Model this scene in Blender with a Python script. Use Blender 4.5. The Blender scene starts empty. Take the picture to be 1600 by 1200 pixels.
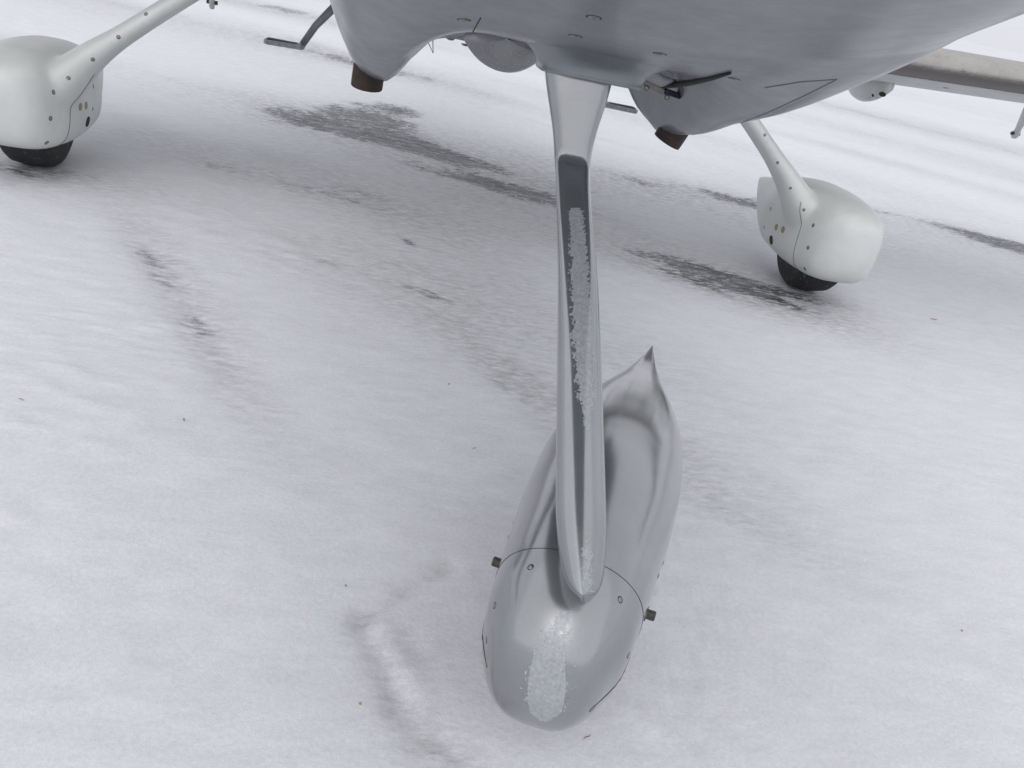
import bpy, bmesh, math, random
import numpy as np
from mathutils import Vector, Matrix
from mathutils.bvhtree import BVHTree
random.seed(7)
rng = np.random.RandomState(11)
S = bpy.context.scene
C = S.collection

# ------------------------------------------------------------------ camera
CAM = Vector((-0.3353, -1.1475, 1.1065))
YAW, PITCH, ROLL, FPX = 0.20991, 0.47339, 0.21879, 1322.85
fwd = Vector((math.sin(YAW)*math.cos(PITCH), math.cos(YAW)*math.cos(PITCH), -math.sin(PITCH)))
rx = Vector((math.cos(YAW), -math.sin(YAW), 0.0))
up = rx.cross(fwd)
CX = rx*math.cos(ROLL) + up*math.sin(ROLL)
CU = up*math.cos(ROLL) - rx*math.sin(ROLL)
cam_d = bpy.data.cameras.new('camera'); cam = bpy.data.objects.new('camera', cam_d); C.objects.link(cam)
m = Matrix((CX, CU, -fwd)).transposed().to_4x4(); m.translation = CAM
cam.matrix_world = m
cam_d.sensor_fit = 'HORIZONTAL'; cam_d.sensor_width = 36.0; cam_d.lens = 36.0*FPX/1600.0
cam_d.clip_start = 0.02; cam_d.clip_end = 3000
S.camera = cam

# ------------------------------------------------------------------ sky and light (overcast)
SUN_EL, SUN_AZ = 48.0, 200.0
W = bpy.data.worlds.new('World'); S.world = W; W.use_nodes = True
nt = W.node_tree; nt.nodes.clear()
sky = nt.nodes.new('ShaderNodeTexSky'); sky.sky_type = 'NISHITA'; sky.sun_disc = False
sky.sun_elevation = math.radians(SUN_EL); sky.sun_rotation = math.radians(SUN_AZ)
sky.air_density = 1.0; sky.dust_density = 4.0; sky.ozone_density = 1.0
hsv = nt.nodes.new('ShaderNodeHueSaturation'); hsv.inputs['Saturation'].default_value = 0.22
mixw = nt.nodes.new('ShaderNodeMixRGB'); mixw.inputs['Fac'].default_value = 0.75
mixw.inputs['Color2'].default_value = (7.0, 7.10, 7.62, 1)          # even cloud layer
bg = nt.nodes.new('ShaderNodeBackground'); bg.inputs['Strength'].default_value = 0.118
wo = nt.nodes.new('ShaderNodeOutputWorld')
nt.links.new(sky.outputs[0], hsv.inputs['Color']); nt.links.new(hsv.outputs[0], mixw.inputs['Color1'])
nt.links.new(mixw.outputs[0], bg.inputs['Color']); nt.links.new(bg.outputs[0], wo.inputs['Surface'])
sun_d = bpy.data.lights.new('sun', 'SUN'); sun_d.energy = 0.5; sun_d.angle = math.radians(150); sun_d.color = (1, .98, .95)
sun = bpy.data.objects.new('sun', sun_d); C.objects.link(sun)
el, az = math.radians(SUN_EL), math.radians(SUN_AZ)
sd = Vector((math.sin(az)*math.cos(el), math.cos(az)*math.cos(el), math.sin(el)))
sun.rotation_euler = sd.to_track_quat('Z', 'Y').to_euler()
S.view_settings.view_transform = 'Standard'; S.view_settings.look = 'None'
S.view_settings.exposure = 0.25; S.view_settings.gamma = 1.0
S.view_settings.use_curve_mapping = False

# ------------------------------------------------------------------ helpers
def nodes(name):
    mt = bpy.data.materials.new(name); mt.use_nodes = True
    t = mt.node_tree; b = t.nodes['Principled BSDF']
    return mt, t, b
def N(t, kind, **kw):
    n = t.nodes.new(kind)
    for k, v in kw.items():
        if k in n.inputs: n.inputs[k].default_value = v
        else: setattr(n, k, v)
    return n
def noise(t, scale, detail=4, rough=.55, vec=None, out='Fac'):
    n = N(t, 'ShaderNodeTexNoise'); n.inputs['Scale'].default_value = scale
    n.inputs['Detail'].default_value = detail; n.inputs['Roughness'].default_value = rough
    if vec is not None: t.links.new(vec, n.inputs['Vector'])
    return n.outputs[out]
def ramp(t, src, p0, c0, p1, c1):
    r = t.nodes.new('ShaderNodeValToRGB'); e = r.color_ramp.elements
    e[0].position = p0; e[0].color = (*c0, 1) if len(c0) == 3 else c0
    e[1].position = p1; e[1].color = (*c1, 1) if len(c1) == 3 else c1
    t.links.new(src, r.inputs['Fac']); return r.outputs['Color']
def bump(t, b, h, strength, dist):
    n = t.nodes.new('ShaderNodeBump'); n.inputs['Strength'].default_value = strength
    n.inputs['Distance'].default_value = dist
    t.links.new(h, n.inputs['Height']); t.links.new(n.outputs[0], b.inputs['Normal']); return n
def objcoord(t): return N(t, 'ShaderNodeTexCoord').outputs['Object']
def simple(name, col, rough=.5, metal=0.0, var=.12, scale=40, bmp=0.0, coat=0.0):
    mt, t, b = nodes(name); oc = objcoord(t)
    f = noise(t, scale, 5, .6, oc)
    lo = tuple(c*(1-var) for c in col); hi = tuple(min(1, c*(1+var)) for c in col)
    t.links.new(ramp(t, f, .3, lo, .7, hi), b.inputs['Base Color'])
    b.inputs['Roughness'].default_value = rough; b.inputs['Metallic'].default_value = metal
    b.inputs['Coat Weight'].default_value = coat; b.inputs['Coat Roughness'].default_value = .12
    if bmp: bump(t, b, noise(t, scale*3, 4, .6, oc), bmp, .001)
    return mt

def silver(name, base, dirt=.25, rough=.34, metal=.75, coat=.35):
    mt, t, b = nodes(name); oc = objcoord(t)
    flake = noise(t, 900, 2, .7, oc)
    grime = noise(t, 7, 7, .62, oc)
    c0 = ramp(t, flake, .3, tuple(c*.90 for c in base), .7, tuple(min(1, c*1.08) for c in base))
    mx = N(t, 'ShaderNodeMixRGB', blend_type='MULTIPLY'); mx.inputs['Fac'].default_value = dirt
    t.links.new(c0, mx.inputs['Color1'])
    t.links.new(ramp(t, grime, .38, (.62, .61, .6), .6, (1, 1, 1)), mx.inputs['Color2'])
    # fine dried salt specks
    sp = noise(t, 260, 3, .5, oc)
    m2 = N(t, 'ShaderNodeMixRGB'); t.links.new(ramp(t, sp, .70, (0, 0, 0), .76, (.5, .5, .5)), m2.inputs['Fac'])
    t.links.new(mx.outputs[0], m2.inputs['Color1']); m2.inputs['Color2'].default_value = (.5, .5, .5, 1)
    t.links.new(m2.outputs[0], b.inputs['Base Color'])
    b.inputs['Metallic'].default_value = metal
    rr = ramp(t, noise(t, 22, 6, .6, oc), .3, (rough*.85,)*3, .7, (rough*1.2,)*3)
    t.links.new(rr, b.inputs['Roughness'])
    b.inputs['Coat Weight'].default_value = coat; b.inputs['Coat Roughness'].default_value = .15
    bump(t, b, noise(t, 500, 2, .5, oc), .05, .0005)
    return mt

def white_paint():
    mt, t, b = nodes('white_paint'); oc = objcoord(t)
    g = noise(t, 5, 6, .6, oc)
    c0 = ramp(t, g, .35, (.55, .565, .545), .65, (.635, .65, .632))
    sp = noise(t, 60, 4, .6, oc)
    m2 = N(t, 'ShaderNodeMixRGB'); t.links.new(ramp(t, sp, .72, (0, 0, 0), .8, (.35, .35, .35)), m2.inputs['Fac'])
    t.links.new(c0, m2.inputs['Color1']); m2.inputs['Color2'].default_value = (.42, .38, .33, 1)
    t.links.new(m2.outputs[0], b.inputs['Base Color'])
    b.inputs['Roughness'].default_value = .42; b.inputs['Coat Weight'].default_value = .25
    b.inputs['Coat Roughness'].default_value = .25
    return mt

M = {}
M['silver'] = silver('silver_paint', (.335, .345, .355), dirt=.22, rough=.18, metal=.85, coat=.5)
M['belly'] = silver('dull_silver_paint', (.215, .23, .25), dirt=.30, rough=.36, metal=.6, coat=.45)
M['white'] = white_paint()
M['bare_metal'] = silver('polished_metal', (.27, .28, .29), dirt=.4, rough=.28, metal=.9, coat=0)
M['steel'] = simple('screw_steel', (.30, .29, .27), .35, .9, .3, 300)
M['bolt'] = simple('bolt_zinc', (.075, .072, .065), .5, .5, .3, 200, .3)
M['hole'] = simple('dark_gap', (.018, .018, .02), .8, 0, .2, 100)
M['brass'] = simple('brass_plug', (.33, .26, .13), .5, .5, .25, 200)
M['rubber'] = simple('black_rubber', (.02, .02, .023), .7, 0, .3, 60, .6)
M['cream'] = simple('cream_bracket', (.27, .26, .235), .5, .1, .15, 60)
M['blue'] = simple('navy_block', (.008, .010, .026), .4, 0, .2, 80)
M['grip'] = simple('step_tread', (.035, .037, .04), .9, 0, .4, 300, .8)
M['step'] = simple('step_grey', (.22, .23, .24), .5, .2, .2, 40)
M['hoary'] = simple('iced_step', (.30, .31, .33), .6, .1, .35, 60)

mt, t, b = nodes('rusty_steel'); oc = objcoord(t)
f = noise(t, 25, 8, .65, oc)
t.links.new(ramp(t, f, .35, (.020, .015, .013), .68, (.055, .034, .025)), b.inputs['Base Color'])
b.inputs['Roughness'].default_value = .62; b.inputs['Metallic'].default_value = .35
bump(t, b, noise(t, 120, 5, .6, oc), .4, .001); M['rust'] = mt

mt, t, b = nodes('frost'); oc = objcoord(t)
t.links.new(ramp(t, noise(t, 180, 5, .6, oc), .3, (.48, .51, .54), .7, (.74, .76, .78)), b.inputs['Base Color'])
b.inputs['Roughness'].default_value = .5; b.inputs['Alpha'].default_value = .46; b.inputs['Subsurface Weight'].default_value = .1
b.inputs['Subsurface Radius'].default_value = (.004, .004, .005)
bump(t, b, noise(t, 500, 4, .6, oc), .5, .001); M['frost'] = mt

mt, t, b = nodes('tyre_rubber'); oc = objcoord(t)
w = N(t, 'ShaderNodeMapping'); w.inputs['Scale'].default_value = (9, 3, 3); t.links.new(oc, w.inputs['Vector'])
sn = noise(t, 14, 8, .72, w.outputs[0])
t.links.new(ramp(t, sn, .58, (.016, .016, .018), .82, (.30, .31, .33)), b.inputs['Base Color'])
b.inputs['Roughness'].default_value = .75; bump(t, b, noise(t, 90, 4, .6, oc), .5, .002); M['tyre'] = mt

# wing lower skin: white paint with a porous brown-grey leading-edge panel band and rime
mt, t, b = nodes('wing_skin'); 
uv = N(t, 'ShaderNodeAttribute', attribute_name='chord').outputs['Fac']; oc = objcoord(t)
n1 = noise(t, 9, 8, .7, oc); n2 = noise(t, 55, 4, .7, oc)
ad = N(t, 'ShaderNodeMath', operation='MULTIPLY_ADD'); t.links.new(n2, ad.inputs[0]); ad.inputs[1].default_value = .05; t.links.new(uv, ad.inputs[2])
r = t.nodes.new('ShaderNodeValToRGB'); e = r.color_ramp.elements
e[0].position = 0; e[0].color = (.40, .39, .37, 1)
e[1].position = 1; e[1].color = (.62, .64, .66, 1)
for pos, col in ((.030, (.40, .385, .36)), (.038, (.22, .20, .175)), (.07, (.10, .088, .078)), (.20, (.115, .105, .10)), (.232, (.05, .047, .047)), (.245, (.56, .57, .58))):
    q = e.new(pos); q.color = (*col, 1)
t.links.new(ad.outputs[0], r.inputs['Fac'])
mx = N(t, 'ShaderNodeMixRGB', blend_type='MULTIPLY'); mx.inputs['Fac'].default_value = .6
t.links.new(r.outputs[0], mx.inputs['Color1']); t.links.new(ramp(t, n1, .35, (.7, .7, .7), .62, (1, 1, 1)), mx.inputs['Color2'])
t.links.new(mx.outputs[0], b.inputs['Base Color']); b.inputs['Roughness'].default_value = .55
M['wing'] = mt

def link(name, me, mat, parent=None):
    o = bpy.data.objects.new(name, me); C.objects.link(o)
    if mat is not None and not me.materials: me.materials.append(mat)
    if parent is not None: o.parent = parent
    return o
def mesh(name, V, F, smooth=True):
    me = bpy.data.meshes.new(name); me.from_pydata([tuple(v) for v in V], [], [tuple(f) for f in F]); me.update()
    if smooth: me.polygons.foreach_set('use_smooth', [True]*len(me.polygons))
    return me
def part(name, V, F, mat, parent, smooth=True): return link(name, mesh(name, V, F, smooth), mat, parent)
def loft(rings, cap0=True, cap1=True, closed=True):
    n = len(rings[0]); V = [v for r in rings for v in r]; F = []
    for i in range(len(rings)-1):
        for j in range(n if closed else n-1):
            k = (j+1) % n
            F.append((i*n+j, i*n+k, (i+1)*n+k, (i+1)*n+j))
    if cap0: F.append(tuple(range(n))[::-1])
    if cap1: F.append(tuple((len(rings)-1)*n+j for j in range(n)))
    return V, F
def frames(pts):
    out = []; prev = None
    for i, p in enumerate(pts):
        a = Vector(pts[max(i-1, 0)]); b_ = Vector(pts[min(i+1, len(pts)-1)]); tg = (b_-a).normalized()
        if prev is None:
            s = tg.cross(Vector((0, 0, 1)) if abs(tg.z) < .9 else Vector((0, 1, 0))).normalized()
        else: s = (prev - tg*prev.dot(tg)).normalized()
        prev = s; out.append((Vector(p), tg, s, tg.cross(s)))
    return out
def tube(pts, r, n=10, cap=True):
    fr = frames(pts); rr = r if isinstance(r, (list, tuple)) else [r]*len(pts); rings = []
    for (p, tg, s, u_), q in zip(fr, rr):
        rings.append([p + s*math.cos(a)*q + u_*math.sin(a)*q for a in [2*math.pi*k/n for k in range(n)]])
    return loft(rings, cap, cap)
def interp(tab, x):
    xs = [a for a, _ in tab]; ys = [b_ for _, b_ in tab]
    # monotone-ish smooth interpolation (pchip)
    n = len(xs)
    if x <= xs[0]: return ys[0]
    if x >= xs[-1]: return ys[-1]
    d = [(ys[i+1]-ys[i])/(xs[i+1]-xs[i]) for i in range(n-1)]
    i = max(j for j in range(n-1) if xs[j] <= x)
    def sl(k):
        if k == 0: return d[0]
        if k == n-1: return d[-1]
        return 0 if d[k-1]*d[k] <= 0 else 2*d[k-1]*d[k]/(d[k-1]+d[k])
    h = xs[i+1]-xs[i]; u_ = (x-xs[i])/h
    return ((1+2*u_)*(1-u_)**2*ys[i] + u_*(1-u_)**2*h*sl(i) + u_*u_*(3-2*u_)*ys[i+1] + u_*u_*(u_-1)*h*sl(i+1))
def sm(a, b_, x):
    u_ = min(1, max(0, (x-a)/(b_-a))); return u_*u_*(3-2*u_)
def ray(u, v):
    return (fwd + CX*((u-800)/FPX) - CU*((v-600)/FPX)).normalized()
def bvh(me): return BVHTree.FromPolygons([v.co.copy() for v in me.vertices], [tuple(p.vertices) for p in me.polygons])
def spot(tree, u, v):
    """point and normal on a surface along one line of sight (used only to find where a fastener sits on it)"""
    h, n, i, d = tree.ray_cast(CAM, ray(u, v))
    if h is None: return None, None
    if n.dot(ray(u, v)) > 0: n = -n
    return h, n
def basis(n):
    n = n.normalized(); a = n.cross(Vector((0, 0, 1)) if abs(n.z) < .9 else Vector((0, 1, 0))).normalized()
    return a, n.cross(a), n
SCREW = None
def screw_mesh(r=1.0):
    """domed head in a dished washer, with a slot"""
    bm = bmesh.new(); prof = [(0, .28), (.45, .27), (.8, .18), (.92, .05), (1.25, .03), (1.35, -.25)]
    n = 14; rings = []
    for rad, z in prof[1:]:
        rings.append([bm.verts.new((rad*math.cos(2*math.pi*k/n), rad*math.sin(2*math.pi*k/n), z)) for k in range(n)])
    c = bm.verts.new((0, 0, .28))
    for k in range(n): bm.faces.new((c, rings[0][k], rings[0][(k+1) % n]))
    for a, b_ in zip(rings, rings[1:]):
        for k in range(n): bm.faces.new((a[k], b_[k], b_[(k+1) % n], a[(k+1) % n]))
    me = bpy.data.meshes.new('screw'); bm.to_mesh(me); bm.free(); me.materials.append(M['steel']); me.materials.append(M['hole'])
    for i, p in enumerate(me.polygons):
        p.use_smooth = True
        if n*3 <= i < n*4 or (i < n and i % 7 == 0): p.material_index = 1
    return me
SCREW = screw_mesh()
def place_on(name, me, h, n, size, parent, spin=None, sx=1, sy=1):
    o = bpy.data.objects.new(name, me); C.objects.link(o)
    a, b_, c = basis(n); sp = random.uniform(0, 6.28) if spin is None else spin
    R3 = Matrix((a, b_, c)).transposed() @ Matrix.Rotation(sp, 3, 'Z') @ Matrix.Diagonal((size*sx, size*sy, size))
    mw = R3.to_4x4(); mw.translation = h; o.parent = parent
    pm = Matrix.Identity(4); q = parent
    while q is not None: pm = q.matrix_basis @ pm; q = q.parent
    o.matrix_basis = pm.inverted() @ mw
    return o
def screws(tree, pix, size, parent, name='screw'):
    for u, v in pix:
        h, n = spot(tree, u, v)
        if h is not None: place_on(name, SCREW, h, n, size, parent)
def split(me, co, no, gap_parent=None, gap_r=.0011):
    """cut a mesh with a plane: (front mesh, back mesh, cut polyline mesh as a thin dark joint)"""
    res = []
    for clear_outer in (True, False):
        bm = bmesh.new(); bm.from_mesh(me)
        g = bmesh.ops.bisect_plane(bm, geom=bm.verts[:]+bm.edges[:]+bm.faces[:], plane_co=co, plane_no=no, clear_outer=clear_outer, clear_inner=not clear_outer)
        cut = [e_ for e_ in g['geom_cut'] if isinstance(e_, bmesh.types.BMEdge)]
        if clear_outer: segs = [(e_.verts[0].co.copy(), e_.verts[1].co.copy()) for e_ in cut]
        r_ = bpy.data.meshes.new('piece'); bm.to_mesh(r_); bm.free()
        r_.polygons.foreach_set('use_smooth', [True]*len(r_.polygons)); res.append(r_)
    return res[1], res[0], segs
def joint(segs, r, parent, name='panel_gap', keep=None):
    V, F = [], []
    for a, b_ in segs:
        if keep and not keep((a+b_)/2): continue
        if (a-b_).length < 1e-6: continue
        v, f_ = tube([a, b_], r, 5, False); o_ = len(V); V += v; F += [tuple(i+o_ for i in q) for q in f_]
    if V: return part(name, V, F, M['hole'], parent)

def fbm(x, y, octs=5, seed=0, lac=2.0, gain=.5):
    """value noise, vectorised"""
    tot = np.zeros_like(x); amp = 1.; s = 0.
    for o_ in range(octs):
        r_ = np.random.RandomState(seed*31+o_); g = r_.rand(256, 256)
        xi = np.floor(x).astype(int); yi = np.floor(y).astype(int); fx = x-xi; fy = y-yi
        fx = fx*fx*(3-2*fx); fy = fy*fy*(3-2*fy)
        a = g[xi % 256, yi % 256]; b_ = g[(xi+1) % 256, yi % 256]; c = g[xi % 256, (yi+1) % 256]; d = g[(xi+1) % 256, (yi+1) % 256]
        tot += amp*((a*(1-fx)+b_*fx)*(1-fy) + (c*(1-fx)+d*fx)*fy); s += amp; amp *= gain
        x = x*lac+17.3; y = y*lac+5.1
    return tot/s

# ------------------------------------------------------------------ ground: wind-scoured snow over asphalt
def axis(n, near, far, c0):
    u_ = np.linspace(-1, 1, n); k = 7.2
    return c0 + near*np.sinh(k*u_)/k*1.0 + np.sign(u_)*(far)*np.abs(u_)**14
nx, ny = 620, 640
xs = axis(nx, 1.9, 700, .3); ys = axis(ny, 1.9, 900, .9)
X, Y = np.meshgrid(xs, ys)
ang = math.radians(-27); ca, sa = math.cos(ang), math.sin(ang)
U = X*ca + Y*sa; Vv = -X*sa + Y*ca                        # along / across the wind
warp = (fbm(U*.6, Vv*1.1, 4, 5)-.5)
streak = fbm(U*.55+warp, Vv*2.6+warp*2, 6, 1, gain=.58)
fine = fbm(U*3.2, Vv*16, 5, 2, gain=.62)
grain = fbm(X*34, Y*34, 3, 3, gain=.6)
med = fbm(X*5.5+warp, Y*5.5, 5, 4)
big = fbm(U*.16+3, Vv*.5+8, 4, 9)
bare = np.zeros_like(X)
def blob(x, y, lx, ly, a, ang_=-27, amp=1.0):
    c_, s_ = math.cos(math.radians(ang_)), math.sin(math.radians(ang_))
    p = (X-x)*c_+(Y-y)*s_; q = -(X-x)*s_+(Y-y)*c_
    return a*np.exp(-np.power((p/lx)**2+(q/ly)**2, 1.1))
for args in ((-.55, 3.85, .62, .36, .9, -16), (-.15, 3.70, .42, .15, 1.2, -24), (-.35, 4.35, .32, .55, .75, -20), (.30, 3.12, .55, .13, .75, -18),
             (.25, 3.45, .4, .22, .5, -20), (1.45, 3.72, .85, .20, 1.05, -8), (.55, 2.9, .30, .08, .5, -20), (1.12, 2.28, .38, .15, 1.05, -38),
             (1.38, 2.04, .22, .09, .75, -30), (1.0, 2.15, .3, .10, .5, -35), (3.85, 3.65, .9, .26, .75, -25), (4.4, 3.3, .8, .3, .6, -25), (3.15, 4.05, .55, .12, .35, -27),
             (-.6, 6.2, .8, .35, .45, -15), (-1.5, 8.9, 1.2, .4, .45, -12),
             (-.26, 1.64, .26, .06, .38, -28), (-.49, 1.70, .09, .05, .36, -28), (-.05, 1.50, .14, .05, .38, -40), (-.18, 2.05, .08, .03, .42, -60), (-.10, 1.35, .30, .10, .30, -25),
             (-.95, 2.6, .35, .12, .32, -20), (-.3, 2.5, .5, .2, .25, -25), (-1.0, 1.5, .22, .06, .36, -63), (-.80, 1.15, .35, .06, .34, -63),
             (.10, .92, .16, .03, .34, -60), (.55, .52, .25, .07, .25, -45), (.66, .38, .2, .04, .22, -45), (-.2, -.05, .10, .03, .30, -55), (-.15, -.26, .06, .03, .22, -40),
             (2.2, 5.1, .6, .12, .3, -50), (-1.75, 1.25, .3, .04, .2, -25), (-2.5, 7, 2, .3, .3, -20),
             (-1.62, 2.2, .32, .13, .70, -10), (1.60, 2.12, .26, .12, .55, -20)):  # last pair: contact darkness round the main tyres, painted as bare ground
    bare = bare + blob(*args)
bare_raw = bare.copy()
mid2 = fbm(U*1.8+warp*2, Vv*5, 5, 31, gain=.6)
fieldm = bare*(.30+1.2*streak) + (mid2-.5)*1.5*np.clip(bare*1.5, 0, 1)*(bare > .05) + (fine-.5)*.55*np.clip(bare*2.2+.12, 0, 1) + (med-.5)*.25*np.clip(bare*2, 0, 1)
fieldm = np.clip(fieldm, 0, .95)
# grey thin-snow film, plus shade painted at the scuff and main tyres
def thinblob(x, y, lx, ly, a, ang_=-25):
    return blob(x, y, lx, ly, a, ang_)
film = np.zeros_like(X)
for args in ((-.2, 3.75, 1.5, .55, .75, -14), (1.3, 3.5, 1.5, .42, .65, -10), (.7, 2.75, 1.1, .30, .45, -28), (1.15, 2.15, .75, .30, .6, -38), (-.6, 2.7, 1.2, .45, .45, -20),
             (-.2, 1.65, .9, .35, .5, -30), (.0, 2.1, .6, .3, .45, -40), (.3, 1.3, .8, .3, .3, -35), (-.87, 1.3, .75, .10, .75, -63), (.55, .55, .5, .16, .45, -45), (.15, .95, .5, .08, .4, -62),
             (3.6, 3.7, 1.8, .5, .7, -25), (3.0, 5.2, 2.2, .45, .5, -33), (6, 7.2, 3.0, .7, .6, -32), (5.5, 9.8, 3.4, .6, .55, -30), (8.5, 8.8, 4, .8, .6, -30), (4.6, 6.0, 2.2, .3, .45, -33),
             (-1.2, 8.6, 2.4, .6, .6, -10), (-.6, 6.2, 1.6, .6, .55, -15), (-2.5, 6.8, 2.5, .6, .4, -18), (-3.2, 4.6, 2.2, .4, .3, -20), (-.18, -.08, .12, .14, .35, -40), (-.14, -.28, .1, .08, .4, -40), (-1.6, 2.2, .5, .25, .5, -10), (1.5, 2.1, .4, .25, .5, -20)):
    film = film + thinblob(*args)
thin = np.clip(film*(.15+1.7*np.clip(streak*.6+fine*.4, 0, 1)**1.3) + .5*bare_raw + np.clip(streak-.55, 0, 1)*.9 + np.clip(big-.5, 0, 1)*.8, 0, 1.1)
# relief
tyremark = np.exp(-(((X+.86)*.889+(Y-1.3)*.457)/.055)**2)*np.clip(1-np.abs((X+.86)*-.457+(Y-1.3)*.889)/.9, 0, 1)
Zg = .012*(fbm(U*.5, Vv*1.4, 4, 12)-.5) + .0035*(streak-.5)*2 + .004*(med-.5)*2*(1-.6*np.clip(fieldm, 0, 1)) + .0010*(grain-.5)
lump = np.clip((fbm(X*1.1+4, Y*1.1, 3, 21)-.45)*4, 0, 1)
lump = np.maximum(lump, np.exp(-((X+1.1)/.35)**2)*np.clip(1.5-Y*.6, 0, 1))
Zg += lump*(.010*np.clip(fbm(X*30, Y*30, 3, 22)-.52, 0, 1) + .002*(fbm(X*13, Y*13, 3, 23)-.5))*3
Zg -= .006*np.clip(fieldm, 0, 1)
Zg -= tyremark*.006*(.4+1.2*fbm(X*16, Y*16, 3, 15))
# scuffed snow ridge left by the nose wheel, and its dragged rim
def line_d(x0, y0, x1, y1):
    dx, dy = x1-x0, y1-y0; L2 = dx*dx+dy*dy
    tt = np.clip(((X-x0)*dx+(Y-y0)*dy)/L2, 0, 1); return np.hypot(X-x0-tt*dx, Y-y0-tt*dy)
rim = np.exp(-(line_d(-.10, .16, -.27, .0)/.022)**2) + .8*np.exp(-(line_d(-.27, .0, -.20, -.17)/.022)**2) + .6*np.exp(-(line_d(-.20, -.17, -.10, -.30)/.03)**2)
rim2 = np.exp(-(line_d(-.07, .13, -.235, -.01)/.018)**2) + np.exp(-(line_d(-.235, -.01, -.16, -.18)/.018)**2)
Zg -= .012*rim*(.3+med); Zg += .005*rim2*(.3+med)
thin = np.clip(thin+.75*rim*fine, 0, 1.1)  # shade of the scuffed rim, painted in as extra grey
rim3 = np.exp(-(line_d(.13, -.20, .20, -.32)/.012)**2)+np.exp(-(line_d(.19, -.17, .30, -.27)/.015)**2)
Zg += .006*rim3*(.5+med)
for wx, wy, ww in ((.074, -.073, .16), (-1.64, 2.26, .22), (1.64, 2.26, .22)):
    dd = np.hypot(X-wx, Y-wy); Zg = np.where(dd < 2*ww, Zg*(1-np.exp(-(dd/ww)**2)), Zg)
fade = np.clip(1-(np.hypot(X, Y)-25)/60, 0, 1); Zg = Zg*fade - (1-fade)*0.0
V = np.stack([X.ravel(), Y.ravel(), Zg.ravel()], 1)
idx = np.arange(nx*ny).reshape(ny, nx)
Fq = np.stack([idx[:-1, :-1].ravel(), idx[:-1, 1:].ravel(), idx[1:, 1:].ravel(), idx[1:, :-1].ravel()], 1)
gm = bpy.data.meshes.new('ground'); gm.vertices.add(len(V)); gm.vertices.foreach_set('co', V.ravel())
gm.loops.add(Fq.size); gm.loops.foreach_set('vertex_index', Fq.ravel()); gm.polygons.add(len(Fq))
gm.polygons.foreach_set('loop_start', np.arange(0, Fq.size, 4)); gm.polygons.foreach_set('loop_total', np.full(len(Fq), 4))
gm.polygons.foreach_set('use_smooth', np.ones(len(Fq), bool)); gm.update()
for nm, arr in (('bare', fieldm), ('thin', thin)):
    at = gm.attributes.new(nm, 'FLOAT', 'POINT'); at.data.foreach_set('value', arr.ravel().astype(np.float32))
mt, t, b = nodes('snow_over_asphalt'); oc = objcoord(t)
mp = N(t, 'ShaderNodeMapping'); mp.inputs['Rotation'].default_value = (0, 0, math.radians(27)); mp.inputs['Scale'].default_value = (6, 17, 6)
t.links.new(oc, mp.inputs['Vector'])
fs = noise(t, 3.2, 9, .72, mp.outputs[0]); sp = noise(t, 90, 4, .7, oc); crust = noise(t, 22, 8, .62, oc)
A = N(t, 'ShaderNodeAttribute', attribute_name='bare').outputs['Fac']; TH = N(t, 'ShaderNodeAttribute', attribute_name='thin').outputs['Fac']
def mth(op, a, b_, c=None):
    n = N(t, 'ShaderNodeMath', operation=op)
    for i, v in enumerate((a, b_, c)):
        if v is None: continue
        if isinstance(v, (int, float)): n.inputs[i].default_value = v
        else: t.links.new(v, n.inputs[i])
    return n.outputs[0]
mr = N(t, 'ShaderNodeMapRange', interpolation_type='SMOOTHSTEP'); mr.inputs['From Min'].default_value = .28; mr.inputs['From Max'].default_value = .75; t.links.new(A, mr.inputs['Value']); AM = mr.outputs[0]
s1 = mth('ADD', mth('MULTIPLY', A, 1.16), mth('MULTIPLY', mth('MULTIPLY', mth('SUBTRACT', fs, .5), 3.6), AM))
s1 = mth('ADD', s1, mth('MULTIPLY', mth('MULTIPLY', mth('SUBTRACT', sp, .5), 1.5), AM))
hard = N(t, 'ShaderNodeMapRange', interpolation_type='SMOOTHSTEP'); hard.inputs['From Min'].default_value = .36; hard.inputs['From Max'].default_value = .98
t.links.new(s1, hard.inputs['Value'])
fine_g = noise(t, 320, 3, .65, oc); gr2 = noise(t, 110, 5, .7, oc)
lowf = noise(t, 1.3, 5, .6, mp.outputs[0])
snowc = ramp(t, mth('ADD', mth('MULTIPLY', gr2, .6), mth('MULTIPLY', lowf, .4)), .36, (.655, .66, .69), .64, (.775, .78, .805))
film = N(t, 'ShaderNodeMixRGB'); t.links.new(mth('MULTIPLY', TH, mth('ADD', .52, mth('MULTIPLY', mth('SUBTRACT', fs, .5), 3.2))), film.inputs['Fac']); film.use_clamp = True
t.links.new(snowc, film.inputs['Color1']); film.inputs['Color2'].default_value = (.35, .352, .355, 1)
dirt = noise(t, 60, 3, .6, oc)
dm = N(t, 'ShaderNodeMixRGB'); t.links.new(mth('MULTIPLY', ramp(t, dirt, .71, (0, 0, 0), .76, (1, 1, 1)), mth('MULTIPLY', TH, .8)), dm.inputs['Fac'])
t.links.new(film.outputs[0], dm.inputs['Color1']); dm.inputs['Color2'].default_value = (.20, .20, .20, 1)
mp2 = N(t, 'ShaderNodeMapping'); mp2.inputs['Rotation'].default_value = (0, 0, math.radians(25)); mp2.inputs['Scale'].default_value = (2.2, 9, 3); t.links.new(oc, mp2.inputs['Vector'])
fs2 = noise(t, 2.2, 8, .68, mp2.outputs[0])
asp = ramp(t, mth('ADD', fs2, mth('MULTIPLY', mth('SUBTRACT', noise(t, 120, 3, .6, oc), .5), .35)), .42, (.012, .012, .014), .62, (.17, .17, .175))
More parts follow.
